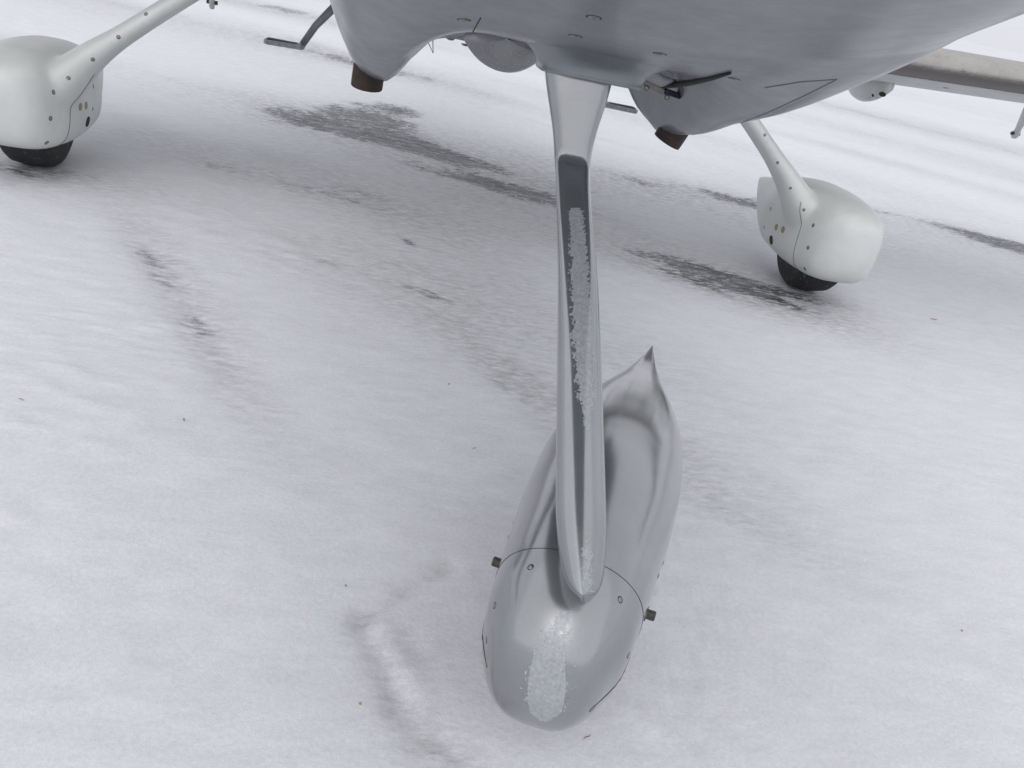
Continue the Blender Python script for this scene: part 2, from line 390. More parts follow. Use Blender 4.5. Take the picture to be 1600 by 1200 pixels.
fm = N(t, 'ShaderNodeMixRGB'); t.links.new(mth('MULTIPLY', hard.outputs[0], .92), fm.inputs['Fac']); t.links.new(dm.outputs[0], fm.inputs['Color1']); t.links.new(asp, fm.inputs['Color2'])
t.links.new(fm.outputs[0], b.inputs['Base Color'])
rg = N(t, 'ShaderNodeMapRange'); t.links.new(hard.outputs[0], rg.inputs['Value']); rg.inputs['To Min'].default_value = .8; rg.inputs['To Max'].default_value = .45
t.links.new(rg.outputs[0], b.inputs['Roughness']); b.inputs['Specular IOR Level'].default_value = .3
cm = ramp(t, noise(t, 1.6, 4, .6, oc), .42, (.12,)*3, .62, (1,)*3)
hh = mth('ADD', mth('MULTIPLY', mth('MULTIPLY', crust, .8), cm), mth('MULTIPLY', gr2, .38)); hh = mth('ADD', hh, mth('MULTIPLY', fine_g, .16)); hh = mth('ADD', hh, mth('MULTIPLY', fs, .12))
bump(t, b, hh, .55, .006)
g = link('ground', gm, mt); g['kind'] = 'structure'

# ------------------------------------------------------------------ the airplane
plane = bpy.data.objects.new('airplane', None); C.objects.link(plane)
plane['label'] = 'silver and white light airplane parked on snow, seen under its nose, wheels in teardrop fairings'
plane['category'] = 'airplane'

# ---- cowling
BASE = [(-.62, 1.20), (-.5, 1.165), (-.3, 1.12), (-.1, 1.068), (.1, 1.01), (.3, .968), (.5, .948), (.7, .935), (.9, .915), (1.05, .868)]
HALF = [(-.62, .16), (-.55, .26), (-.35, .36), (-.1, .44), (.2, .50), (.55, .53), (1.05, .55)]
TOPZ = [(-.62, 1.26), (-.5, 1.40), (-.3, 1.48), (0, 1.52), (.5, 1.58), (1.05, 1.66)]
MIDZ = [(-.62, 1.23), (-.3, 1.30), (.2, 1.22), (1.05, 1.18)]
def cheek(x, y):
    a = interp([(.0, 0), (.2, .03), (.4, .075), (.6, .118), (.8, .168), (.95, .180), (1.05, .145)], y)
    wd = interp([(.1, .10), (.6, .10), (1.05, .095)], y)
    cx = interp([(.0, .34), (.6, .375), (1.05, .38)], y)
    q = abs(abs(x)-cx)/wd
    return a*math.exp(-(q**2.6)*.75)
def cowl_pt(y, th):
    """th: 0 = bottom centre, pi = top centre, signed for side"""
    Wd = interp(HALF, y); zb = interp(BASE, y); zt = interp(TOPZ, y); zc = interp(MIDZ, y)
    c, s = math.cos(th), math.sin(th); n = 2.9 if c > 0 else 2.3
    k = (abs(c)**n + abs(s)**n)**(-1/n)
    x = Wd*s*k; z = zc - (zc-zb if c > 0 else zt-zc)*c*k
    if c > 0: z -= cheek(x, y)*sm(.0, .35, c*k)
    return Vector((x, y, z))
nth = 200; ysl = [-.62+.02*i for i in range(int(1.67/.02)+1)]; ysl[-1] = 1.05
ths = [2*math.pi*k/nth for k in range(nth)]
rings = [[cowl_pt(y, th) for th in ths] for y in ysl]
c1 = [[Vector((p.x*.93, 1.062, 1.15+(p.z-1.15)*.95)) for p in rings[-1]], [Vector((p.x*.90, 1.05, 1.15+(p.z-1.15)*.90)) for p in rings[-1]]]
Vc, Fc = loft(rings + c1)
cowl_me = mesh('cowling', Vc, Fc)
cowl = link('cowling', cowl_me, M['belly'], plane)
TC = bvh(cowl_me)

# fasteners on the cowl underside
screws(TC, [(725, 31), (702, 64), (928, 27), (899, 56), (1031, 84), (1147, 123), (1068, 134)], .0085, cowl, 'cowl_screw')
# skin joints on the underside
def surf_line(tree, pix, n=24, off=.0006):
    out = []
    for (u0, v0), (u1, v1) in zip(pix, pix[1:]):
        for k in range(n):
            q = k/n; h, nn = spot(tree, u0+(u1-u0)*q, v0+(v1-v0)*q)
            if h is not None: out.append(h+nn*off)
    return out
def gap(tree, pix, r, parent, name='panel_gap', mat='hole'):
    pts = surf_line(tree, pix)
    if len(pts) > 2:
        v, f_ = tube(pts, r, 6); return part(name, v, f_, M[mat], parent)
gap(TC, [(751, 28), (732, 62)], .0008, cowl)
gap(TC, [(1195, 137), (1250, 128), (1308, 124), (1260, 148), (1195, 178), (1120, 206)], .0006, cowl, mat='step')

for i in range(9):
    x_ = -.24+.06*i
    if abs(x_) < .03: continue
    h, nn_, _, _ = TC.ray_cast(Vector((x_, 1.02, .5)), Vector((0, 0, 1)))
    if h is not None: place_on('rivet', SCREW, h, nn_ if nn_.z < 0 else -nn_, .0045, cowl)
# exhaust pipes
def exhaust(sx):
    x = sx*.382; a = Vector((x - (.018 if sx > 0 else 0), .93, .765)); d = Vector((-.33 if sx > 0 else -.02, .12, -1)).normalized()
    n = 28; rings = []; s = d.cross(Vector((0, 1, 0))).normalized(); u_ = d.cross(s)
    for dist, r in ((-.03, .036), (0, .0365), (.018, .0365), (.021, .0360), (.021, .0335), (.005, .033), (-.03, .033)):
        rings.append([a + d*(dist) + (s*math.cos(q)+u_*math.sin(q))*r for q in [2*math.pi*k/n for k in range(n)]])
    v, f_ = loft(rings, False, True)
    return part('exhaust_pipe', v, f_, M['rust'], plane)
exhaust(-1); exhaust(1)

# collar where the strut leaves the cowl
SB = Vector((0, -.302, .375)); ST = Vector((0, .442, .916))
rings = []
for k in range(16):
    q = k/15; z = .922+.075*q; fl = q**2.2
    cx_ = .0; cy = .385+.03*q
    rings.append([Vector((cx_+.004+(.088+.145*fl)*math.copysign(abs(math.cos(a))**(.62+.38*fl), math.cos(a)), cy+(.100+.13*fl)*max(1e-4, abs(math.sin(a)))**(-.35*(1-fl))*(math.sin(a) if abs(math.sin(a)) > 1e-6 else 1e-6)*(1.0 if math.sin(a) < 0 else 1.2), z-.008*math.sin(a)*(1-q))) for a in [2*math.pi*j/48 for j in range(48)]])
inner = [[Vector((.006+(p.x-.006)*.92, .385+(p.y-.385)*.92, p.z)) for p in rings[0]], [Vector((.006+(p.x-.006)*.92, .385+(p.y-.385)*.92, p.z+.05)) for p in rings[0]]]
v, f_ = loft(inner[::-1]+rings, True, True)
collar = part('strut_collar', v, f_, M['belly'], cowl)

# cooling-air outlet ramps each side of the collar: bulged polished panels with rivets
def outlet(cx0, cx1, y0, y1, hw0, hw1, drop, off, k0=0.0):
    rings = []; nn = 32
    for i in range(26):
        q = i/25; y = y0+(y1-y0)*q; hw = hw0+(hw1-hw0)*q; cx_ = cx0+(cx1-cx0)*q
        zb_ = interp(BASE, y0)+(interp(BASE, .9)-interp(BASE, y0))*q*.6
        dp = drop*math.sin(math.pi/2*q**.85)
        rings.append([Vector((cx_+hw*s_, y + .02*(1-q)*abs(s_)**2, zb_ + off - k0*q*s_ - .010*(1-s_*s_) - dp*(1-.62*abs(s_)**2.2))) for s_ in [-1+2*j/nn for j in range(nn+1)]])
    full = [[Vector((r_[0].x, r_[0].y, r_[0].z+.07))]+r_+[Vector((r_[-1].x, r_[-1].y, r_[-1].z+.07))] for r_ in rings]
    V_, F_ = loft(full, True, True, False)
    o = part('outlet_ramp', V_, F_, M['bare_metal'], cowl)
    for side, e_ in ((-1, [r_[0] for r_ in rings]), (1, [r_[-1] for r_ in rings])):
        if side > 0: v_, f2 = tube([p+Vector((side*.003, -.002, -.004)) for p in e_[:20]], .0022, 6); part('rubber_seal', v_, f2, M['hole'], o)
        for i in range(1, 20, 3):
            h, nn_, _, _ = TC.ray_cast(Vector((e_[i].x+side*.013, e_[i].y, .5)), Vector((0, 0, 1)))
            if h is not None: place_on('rivet', SCREW, h, nn_ if nn_.z < 0 else -nn_, .0022, o)
    return o
outlet(-.062, -.080, .66, 1.02, .050, .098, .082, -.007)
outlet(.25, .30, .62, .99, .075, .09, .055, -.003)
# hinge and brackets in the gap right of the strut
def box_part(name, a, b_, w_, h_, mat, parent, bev=.2):
    a, b_ = Vector(a), Vector(b_); d = (b_-a); tg = d.normalized(); s = tg.cross(Vector((0, 0, 1))).normalized(); u_ = s.cross(tg)
    rings = []
    for q, sc in ((0, .75), (.06, 1), (.94, 1), (1, .75)):
        c_ = a+d*q; rr = []
        for sx_, sy_ in ((-1, -1+bev), (-1+bev, -1), (1-bev, -1), (1, -1+bev), (1, 1-bev), (1-bev, 1), (-1+bev, 1), (-1, 1-bev)):
            rr.append(c_ + s*sx_*w_*sc/2 + u_*sy_*h_*sc/2)
        rings.append(rr)
    v, f_ = loft(rings); return part(name, v, f_, mat, parent, False)
box_part('hinge_bracket', (.165, .66, .905), (.245, .68, .884), .025, .014, M['cream'], cowl)
box_part('latch_block', (.235, .665, .892), (.275, .68, .886), .014, .012, M['blue'], cowl)
for x_, y_, z_ in ((.243, .664, .880), (.19, .650, .892)):
    place_on('hinge_pin', SCREW, Vector((x_, y_, z_)), Vector((-.1, -.8, -.5)), .0045, cowl)
# black rubber seal arcing along the cheek root
pts = surf_line(TC, [(1012, 137), (1040, 134), (1075, 129), (1110, 121), (1146, 111)], 8, .002)
if len(pts) > 3:
    v, f_ = tube(pts, [.002+.004*math.sin(math.pi*i/(len(pts)-1)) for i in range(len(pts))], 8); part('rubber_seal', v, f_, M['hole'], cowl)

# ---- nose gear
C0 = Vector((.074, -.073, 0)); AX = Vector((.375, .927, 0)).normalized(); LT = Vector((AX.y, -AX.x, 0))
gear = bpy.data.objects.new('nose_gear', None); C.objects.link(gear); gear.parent = plane
def P3(s, l, z): return C0 + AX*s + LT*l + Vector((0, 0, z))
PW = [(-.322, .0), (-.314, .034), (-.29, .068), (-.24, .093), (-.18, .111), (-.08, .121), (0, .127), (.12, .136), (.25, .139), (.38, .132), (.5, .110), (.6, .080), (.68, .050), (.76, .024), (.82, .008), (.85, .002)]
PT = [(-.322, .205), (-.31, .252), (-.29, .292), (-.24, .330), (-.15, .358), (-.05, .372), (.1, .378), (.25, .370), (.4, .350), (.55, .325), (.68, .300), (.76, .290), (.85, .287)]
PB = [(-.322, .205), (-.31, .165), (-.29, .125), (-.24, .10), (-.1, .085), (.1, .08), (.3, .09), (.45, .12), (.6, .175), (.72, .235), (.8, .268), (.85, .283)]
_sq = lambda T: [((a if a > -.14 else -.14+(a+.14)*.86), b_) for a, b_ in T]
PW, PT, PB = _sq(PW), _sq(PT), _sq(PB); S0 = PW[0][0]
sl = [S0+.0006] + [S0+(.85-S0)*(.5-.5*math.cos(math.pi*k/110)) for k in range(1, 110)] + [.849]
rings = []
for s_ in sl:
    w_, zt, zb = max(.0008, interp(PW, s_)), interp(PT, s_), interp(PB, s_); zc = (zt+zb)/2*.35 + .65*max(zb+.3*(zt-zb), min(.22, zt-.3*(zt-zb))); r_ = []
    for k in range(96):
        a = 2*math.pi*k/96; c_, q = math.cos(a), math.sin(a); n = 2.25 if q > 0 else 2.8
        kk = (abs(c_)**n+abs(q)**n)**(-1/n)
        z = zc + ((zt-zc) if q > 0 else (zc-zb))*q*kk
        r_.append(P3(s_, w_*c_*kk, z))
    rings.append(r_)
v, f_ = loft(rings); whole = mesh('nose_wheel_fairing', v, f_); TP = bvh(whole)
# front cap / upper shell / lower shell, cut along the real joints
back, front, seg1 = split(whole, P3(-.135, 0, .3), (AX + Vector((0, 0, .38))).normalized())
fair = link('nose_wheel_fairing', back, M['silver'], gear)
cap = link('fairing_front_cap', front, M['silver'], gear)
joint(seg1, .0006, fair)
seglow = []
gapl = [P3(s_, sd_*(interp(PW, s_)*.995+.0005), .195+.0*s_) for sd_ in (1,) for s_ in [-.22+.02*i for i in range(40)]]
for sd_ in (-1, 1):
    pts = []
    for i in range(50):
        s_ = -.25+.0165*i
        z_ = .185+.05*sm(.2, .6, s_)
        h, nn, _, _ = TP.ray_cast(P3(s_, sd_*.4, z_), -LT*sd_)
        if h is not None: pts.append(h+nn*.0004*(1 if nn.dot(LT*sd_) > 0 else -1))
    v, f_ = tube(pts, .0004, 6); part('panel_gap', v, f_, M['hole'], fair)
# cheek lines on the front cap
screws(TP, [(829, 886), (969, 937), (982, 1024), (1008, 1010)], .0042, cap)
screws(TP, [(773, 946), (760, 1000)], .0042, cap)
dm_ = bpy.data.meshes.new('droplet'); bm = bmesh.new(); bmesh.ops.create_icosphere(bm, subdivisions=2, radius=1); bm.to_mesh(dm_); bm.free()
dm_.materials.append(M['frost']); dm_.polygons.foreach_set('use_smooth', [True]*len(dm_.polygons))
for u_, v_ in ((842, 928), (835, 975), (846, 985), (821, 965), (872, 975), (884, 958), (868, 990), (893, 1002), (906, 1018), (898, 1040), (862, 1002), (850, 1012), (880, 1012), (905, 985)):
    h, nn = spot(TP, u_, v_)
    if h is not None: place_on('ice_drop', dm_, h, nn, .0011, cap, None, random.uniform(1.2, 2.6), random.uniform(1, 1.8))
# silhouette screws and axle bolts down each side
for sd_, lst in ((-1, ((-.01, .235), (.045, .225), (-.10, .20), (-.19, .18))), (1, ((.02, .235), (-.055, .21), (-.17, .19), (.08, .22), (-.25, .18)))):
    for s_, z_ in lst:
        h, nn, _, _ = TP.ray_cast(P3(s_, sd_*.4, z_), -LT*sd_)
        place_on('screw', SCREW, h, nn if nn.dot(LT*sd_) > 0 else -nn, .005, fair)
for sd_ in (-1, 1):
    h, nn, _, _ = TP.ray_cast(P3(-.02, sd_*.4, .185), -LT*sd_)
    ax = LT*sd_; n = 12; rings = []
    for d_, r_ in ((-.004, .013), (.003, .013), (.0035, .0085), (.016, .0085), (.0175, .0075), (.0175, .0035), (.010, .0035)):
        rings.append([h + ax*d_ + (AX*math.cos(2*math.pi*k/n)+Vector((0, 0, math.sin(2*math.pi*k/n))))*r_ for k in range(n)])
    v, f_ = loft(rings); part('axle_bolt', v, f_, M['bolt'], fair, False)

# nose tyre and wheel
def tyre(cent, axv, fw, R0, wdt, name, parent):
    prof = []; n = 20
    for k in range(n):
        a = 2*math.pi*k/n; cc, ss = math.cos(a), math.sin(a); e2 = .62
        prof.append((R0-.075 + .075*math.copysign(abs(cc)**e2, cc), wdt/2*math.copysign(abs(ss)**e2, ss)))
    seg = 72; rings = []
    for k in range(seg):
        a = 2*math.pi*k/seg; d_ = fw*math.cos(a)+Vector((0, 0, math.sin(a)))
        rings.append([cent + d_*(r_ - (.004 if abs(abs(y_)-wdt*.22) < .012 and r_ > R0-.02 else 0)) + axv*y_ for r_, y_ in prof])
    V_, F_ = loft(rings, False, False); m_ = n; nR = len(rings)
    F_ += [((nR-1)*m_+j, (nR-1)*m_+(j+1) % m_, (j+1) % m_, j) for j in range(m_)]
    ty = part(name, V_, F_, M['tyre'], parent)
    rim = []
    for y_, r_ in ((-wdt*.36, .02), (-wdt*.36, R0-.10), (-wdt*.42, R0-.085), (-wdt*.2, R0-.1), (wdt*.2, R0-.1), (wdt*.42, R0-.085), (wdt*.36, R0-.10), (wdt*.36, .02)):
        rim.append([cent + (fw*math.cos(2*math.pi*k/24)+Vector((0, 0, math.sin(2*math.pi*k/24))))*r_ + axv*y_ for k in range(24)])
    v_, f2 = loft(rim); part('wheel_rim', v_, f2, M['bare_metal'], ty)
    return ty
tyre(P3(0, 0, .176), LT, AX, .178, .125, 'nose_tyre', gear)

# strut fairing: blunt front, chord swung aft with the castered wheel
d_ = (ST-SB).normalized()
KB = SB + (ST-SB)*.79                                   # above this bend the fairing stands upright
KT = Vector((-.020, .312, .945))
def strut_ring(t_):
    c_ = SB + (ST-SB)*t_
    d2 = d_
    if t_ > .79:
        q = (t_-.79)/.21; c_ = KB.lerp(KT, q)
    e2 = (KT-KB).normalized(); w_ = sm(.765, .825, t_); d2 = d_.lerp(e2, w_*.85).normalized()
    hw = interp([(-.014, .003), (-.009, .012), (.006, .023), (.03, .030), (.07, .035), (.12, .0375), (.3, .0365), (.55, .0335), (.76, .0305), (.82, .0345), (1, .060), (1.1, .066)], t_)
    ch = interp([(-.02, .10), (.1, .11), (.3, .12), (.7, .12), (.8, .13), (1, .20), (1.1, .22)], t_)
    sh_ = interp([(0, -.002), (.12, -.004), (.5, -.005), (.79, -.013), (1, -.011)], t_)
    n = 56; r_ = []
    rt = LT.lerp(Vector((1, -.08, 0)), .60).normalized(); aft0 = Vector((0, 0, 1)).cross(rt)
    if aft0.dot(AX) < 0: aft0 = -aft0
    aft = (aft0 - d2*aft0.dot(d2)).normalized()
    for k in range(n):
        a = 2*math.pi*k/n; cs, sn_ = math.cos(a), math.sin(a)
        fr = .042*min(1, hw/.03)
        ex = interp([(0, 1.0), (.35, .95), (.55, .62), (.7, .48), (.84, .48), (1, .6)], t_)
        if sn_ < 0: x_ = hw*math.copysign(abs(cs)**ex, cs); y_ = fr*(1-abs(sn_)**ex)
        else: y_ = fr+(ch-fr)*sn_; x_ = hw*cs*(1-.45*sn_**1.5)
        r_.append(c_ + rt*(x_+sh_) + aft*y_)
    return r_
rings = [strut_ring(t_) for t_ in [-.014+.164*(k/24)**1.4 for k in range(24)]+[.15+.88*k/80 for k in range(81)]]
v, f_ = loft(rings); strut_me = mesh('nose_strut', v, f_); strut = link('nose_strut', strut_me, M['silver'], gear); TS = bvh(strut_me)

# rime ice crusts, laid on the skin they grow on
def frost(tree, u0, v0, u1, v1, step, fn, thick, parent, seed):
    nu, nv = int((u1-u0)/step)+1, int((v1-v0)/step)+1; V_, F_ = [], []; ix = {}
    uu, vv = np.meshgrid(np.linspace(u0, u1, nu), np.linspace(v0, v1, nv))
    n1_ = fbm(uu/6, vv/6, 4, seed, gain=.7); n2_ = fbm(uu/2.2, vv/2.2, 3, seed+1)
    cov = np.vectorize(fn)(uu, vv) + (n1_-.5)*2.3 + (n2_-.5)*1.5
    for j in range(nv):
        for i in range(nu):
            if cov[j, i] < -.15: continue
            h, nn = spot(tree, uu[j, i], vv[j, i])
            if h is None: continue
            hgt = thick*(-.4 + min(1.2, max(0, (cov[j, i]))*2.2)*(.55+.9*n2_[j, i]))
            ix[(i, j)] = len(V_); V_.append(h+nn*hgt)
    for j in range(nv-1):
        for i in range(nu-1):
            q = [(i, j), (i, j+1), (i+1, j+1), (i+1, j)]
            if all(k in ix for k in q): F_.append([ix[k] for k in q])
    if F_: return part('frost_crust', V_, F_, M['frost'], parent)
def f_strut(u, v):
    q = (v-335)/(662-335); cx_ = 901+ (918-901)*q; hw = interp([(0, 10), (.3, 12), (.6, 13.5), (.85, 11), (1, 5)], q)
    return (1-abs(u-cx_)/hw)*1.6 + min(0, q*12-.1) + min(0, (1-q)*8-.2) + .45 - .25*sm(.5, 1, q)
def f_foot(u, v):
    q = (v-845)/(930-845); cx_ = 918; hw = 13
    return (1-abs(u-cx_)/hw)*1.1 - .45 + (.0 if q > .15 else (q-.15)*3.0) - (.8 if v > 925 else 0)
def f_nose(u, v):
    cx_ = interp([(960, 880), (1020, 858), (1120, 852)], v); hw = interp([(955, 12), (1000, 30), (1030, 34), (1070, 40), (1110, 34), (1124, 12)], v)
    r_ = 1-abs(u-cx_)/hw
    if v < 955 or v > 1126: r_ -= 1
    return r_*1.5 + (.35 if v > 1015 and abs(u-cx_) < hw*.75 else -.42)
frost(TS, 884, 325, 940, 672, .75, f_strut, .0005, strut, 40)
frost(TS, 898, 812, 940, 932, .9, f_foot, .0005, strut, 44)
frost(TP, 805, 950, 915, 1128, .9, f_nose, .0011, cap, 47)

# ---- main gear: one builder, mirrored coordinates for the left side
def main_gear(sx):
    x0 = 1.578 if sx > 0 else 1.612; yA = 2.26 if sx > 0 else 2.33; dx = x0-1.615
    PWm = [(-.36, .0), (-.352, .055), (-.325, .105), (-.27, .142), (-.17, .163), (0, .175), (.2, .160), (.4, .108), (.55, .07), (.70, .02), (.74, .004)]
    PTm = [(-.36, .31), (-.352, .375), (-.325, .405), (-.27, .430), (-.17, .450), (-.05, .455), (.15, .445), (.35, .395), (.55, .345), (.70, .31), (.74, .30)]
    PBm = [(-.36, .27), (-.352, .20), (-.325, .155), (-.27, .125), (-.17, .108), (0, .098), (.2, .10), (.4, .13), (.55, .20), (.70, .27), (.74, .29)]
    sl_ = [-.3597] + [-.36+1.10*(.5-.5*math.cos(math.pi*k/60)) for k in range(1, 60)] + [.739]
    rings = []
    for s_ in sl_:
        w_, zt, zb = max(.002, interp(PWm, s_)), interp(PTm, s_), interp(PBm, s_); zc = (zt+zb)/2; r_ = []
        for k in range(64):
            a = 2*math.pi*k/64; c_, q = math.cos(a), math.sin(a); n = 2.7 if q > 0 else 3.7
            kk = (abs(c_)**n+abs(q)**n)**(-1/n)
            r_.append(Vector((x0 + w_*c_*kk, yA+s_, zc+(zt-zb)/2*q*kk)))
        rings.append(r_)
    v1, f1 = loft(rings)
    # leg: from the wing root down into the inner side of the fairing
    path = [((.70, 2.34, .99), .077, .031), ((.92, 2.33, .83), .080, .033), ((1.13+dx*.6, 2.29, .665), .082, .034), ((1.27+dx*.8, 2.255, .55), .086, .037), ((1.375+dx, 2.235, .46), .100, .05), ((1.47+dx, 2.22, .36), .135, .075), ((1.58+dx, 2.22, .27), .15, .10)]
    rings = []
    for i in range(45):
        q = i/44*(len(path)-1); a_ = min(len(path)-2, int(q)); 
        def comp(ff): return interp([(k, ff(path[k])) for k in range(len(path))], q)
        c_ = Vector((comp(lambda z: z[0][0]), comp(lambda z: z[0][1]), comp(lambda z: z[0][2]))); ch = comp(lambda z: z[1]); th = comp(lambda z: z[2])
        tg = Vector((.77, -.05, -.64)); nn = Vector((.64, 0, .77)); fw_ = Vector((0, 1, 0))
        rr = []
        for k in range(36):
            a = 2*math.pi*k/36; cs, sn_ = math.cos(a), math.sin(a)
            rr.append(c_ + fw_*ch*cs + nn*th*math.copysign(abs(sn_)**.85, sn_)*(1 if cs < 0 else 1-.5*cs))
        rings.append(rr)
    v2, f2 = loft(rings)
    V_ = v1+v2; F_ = f1+[tuple(i+len(v1) for i in q) for q in f2]
    V_ = [Vector((p.x*sx, p.y, p.z)) for p in V_]
    if sx < 0: F_ = [tuple(reversed(q)) for q in F_]
    tmp = link('tmp', mesh('tmp', V_, F_), M['white'])
    r_ = tmp.modifiers.new('r', 'REMESH'); r_.mode = 'VOXEL'; r_.voxel_size = .009; r_.use_smooth_shade = True
    s_ = tmp.modifiers.new('s', 'SMOOTH'); s_.iterations = 14; s_.factor = .6
    dg = bpy.context.evaluated_depsgraph_get(); ev = bpy.data.meshes.new_from_object(tmp.evaluated_get(dg), depsgraph=dg)
    bpy.data.objects.remove(tmp)
    T = bvh(ev)
    root = bpy.data.objects.new('main_gear', None); C.objects.link(root); root.parent = plane
    root['label'] = 'white main gear leg and wheel fairing on the %s' % ('right' if sx > 0 else 'left')
    upper, lower, sgA = split(ev, Vector((0, 0, .545)), Vector((0, 0, 1)))
    leg = link('gear_leg', upper, None, root)
    aft, nose, sgB = split(lower, Vector((0, yA-.155, .3)), Vector((0, 1, -.06)).normalized())
    sh = link('fairing_shell', aft, None, root); nc = link('fairing_nose', nose, None, root)
    for m_ in (upper, aft, nose): m_.materials.clear(); m_.materials.append(M['white'])
    joint(sgB, .0013, nc, 'panel_gap', lambda p: p.z < .40)
    if sx > 0:
        screws(T, [(1195, 211), (1215, 254), (1235, 294), (1256, 328)], .0048, leg if False else sh)
        screws(T, [(1270.5, 352), (1262.5, 387), (1257.5, 420), (1204, 326), (1194, 355), (1189, 385)], .0065, nc)
        ovs = [((1213, 355), 'brass'), ((1223.5, 359), 'brass')]; big_ = (1205, 375)
    else:
        screws(T, [(228, 22), (185, 58), (145, 93), (107, 122)], .0055, sh)
        screws(T, [(84, 144), (79, 185), (73, 223), (146, 135), (145, 170), (141, 204)], .0068, nc)
        ovs = [((125.5, 167), 'brass'), ((134.5, 165), 'steel')]; big_ = (137, 190)
    n = 18
    disc = [Vector((0, 0, .1))]+[Vector((math.cos(2*math.pi*k/n), math.sin(2*math.pi*k/n), .1)) for k in range(n)]+[Vector((1.05*math.cos(2*math.pi*k/n), 1.05*math.sin(2*math.pi*k/n), -.2)) for k in range(n)]
    df = [(0, 1+k, 1+(k+1) % n) for k in range(n)] + [(1+k, 1+n+k, 1+n+(k+1) % n, 1+(k+1) % n) for k in range(n)]
    for (pu, pv), mn in ovs:
        h, nn = spot(T, pu, pv)
        if h is not None: place_on('drain_plug', mesh('drain_plug', disc, df, False), h, nn, .0145, sh).data.materials.append(M[mn])
    h, nn = spot(T, *big_)
    if h is not None: place_on('valve_hole', mesh('valve_hole', disc, df, False), h, nn, .020, sh).data.materials.append(M['hole'])
    tyre(Vector((sx*x0, yA-.02, .212)), Vector((1, 0, 0)), Vector((0, 1, 0)), .215, .18, 'main_tyre', root)
    # brake housing bulge on the outer aft side
    return root
main_gear(1); main_gear(-1)

# ---- fuselage behind the cowl
FB = [(1.06, .885), (1.5, .85), (2.2, .775), (3.0, .72), (3.6, .73), (4.4, .82), (5.2, .97), (6.2, 1.10)]
FW = [(1.06, .52), (1.8, .60), (2.8, .60), (3.8, .48), (5, .28), (6.2, .12)]
FT = [(1.06, 1.62), (1.8, 2.1), (2.8, 2.2), (3.8, 1.95), (5, 1.55), (6.2, 1.42)]
rings = []
for i in range(60):
    y = 1.06+5.14*i/59; w_, zb, zt = interp(FW, y), interp(FB, y), interp(FT, y); zc = zb+(zt-zb)*.42; r_ = []
    for k in range(80):
        a = 2*math.pi*k/80; c_, q = math.cos(a), math.sin(a); n = 2.6 if q < 0 else 2.1; kk = (abs(c_)**n+abs(q)**n)**(-1/n)
        r_.append(Vector((w_*c_*kk, y, zc+((zt-zc) if q > 0 else (zc-zb))*q*kk)))
    rings.append(r_)
v, f_ = loft(rings); fus = part('fuselage', v, f_, M['white'], plane)
# thin whip antenna bent under the belly
v, f_ = tube([(-.17, 2.9, .69), (-.155, 2.88, .60), (-.20, 2.87, .665)], .0022, 6); part('wire_antenna', v, f_, M['rubber'], fus)
for x_, y_ in ((-.25, 2.75), (-.20, 2.55), (-.10, 2.7), (-.04, 2.6)):
    place_on('belly_drain', SCREW, Vector((x_, y_, .69)), Vector((0, 0, -1)), .014, fus)

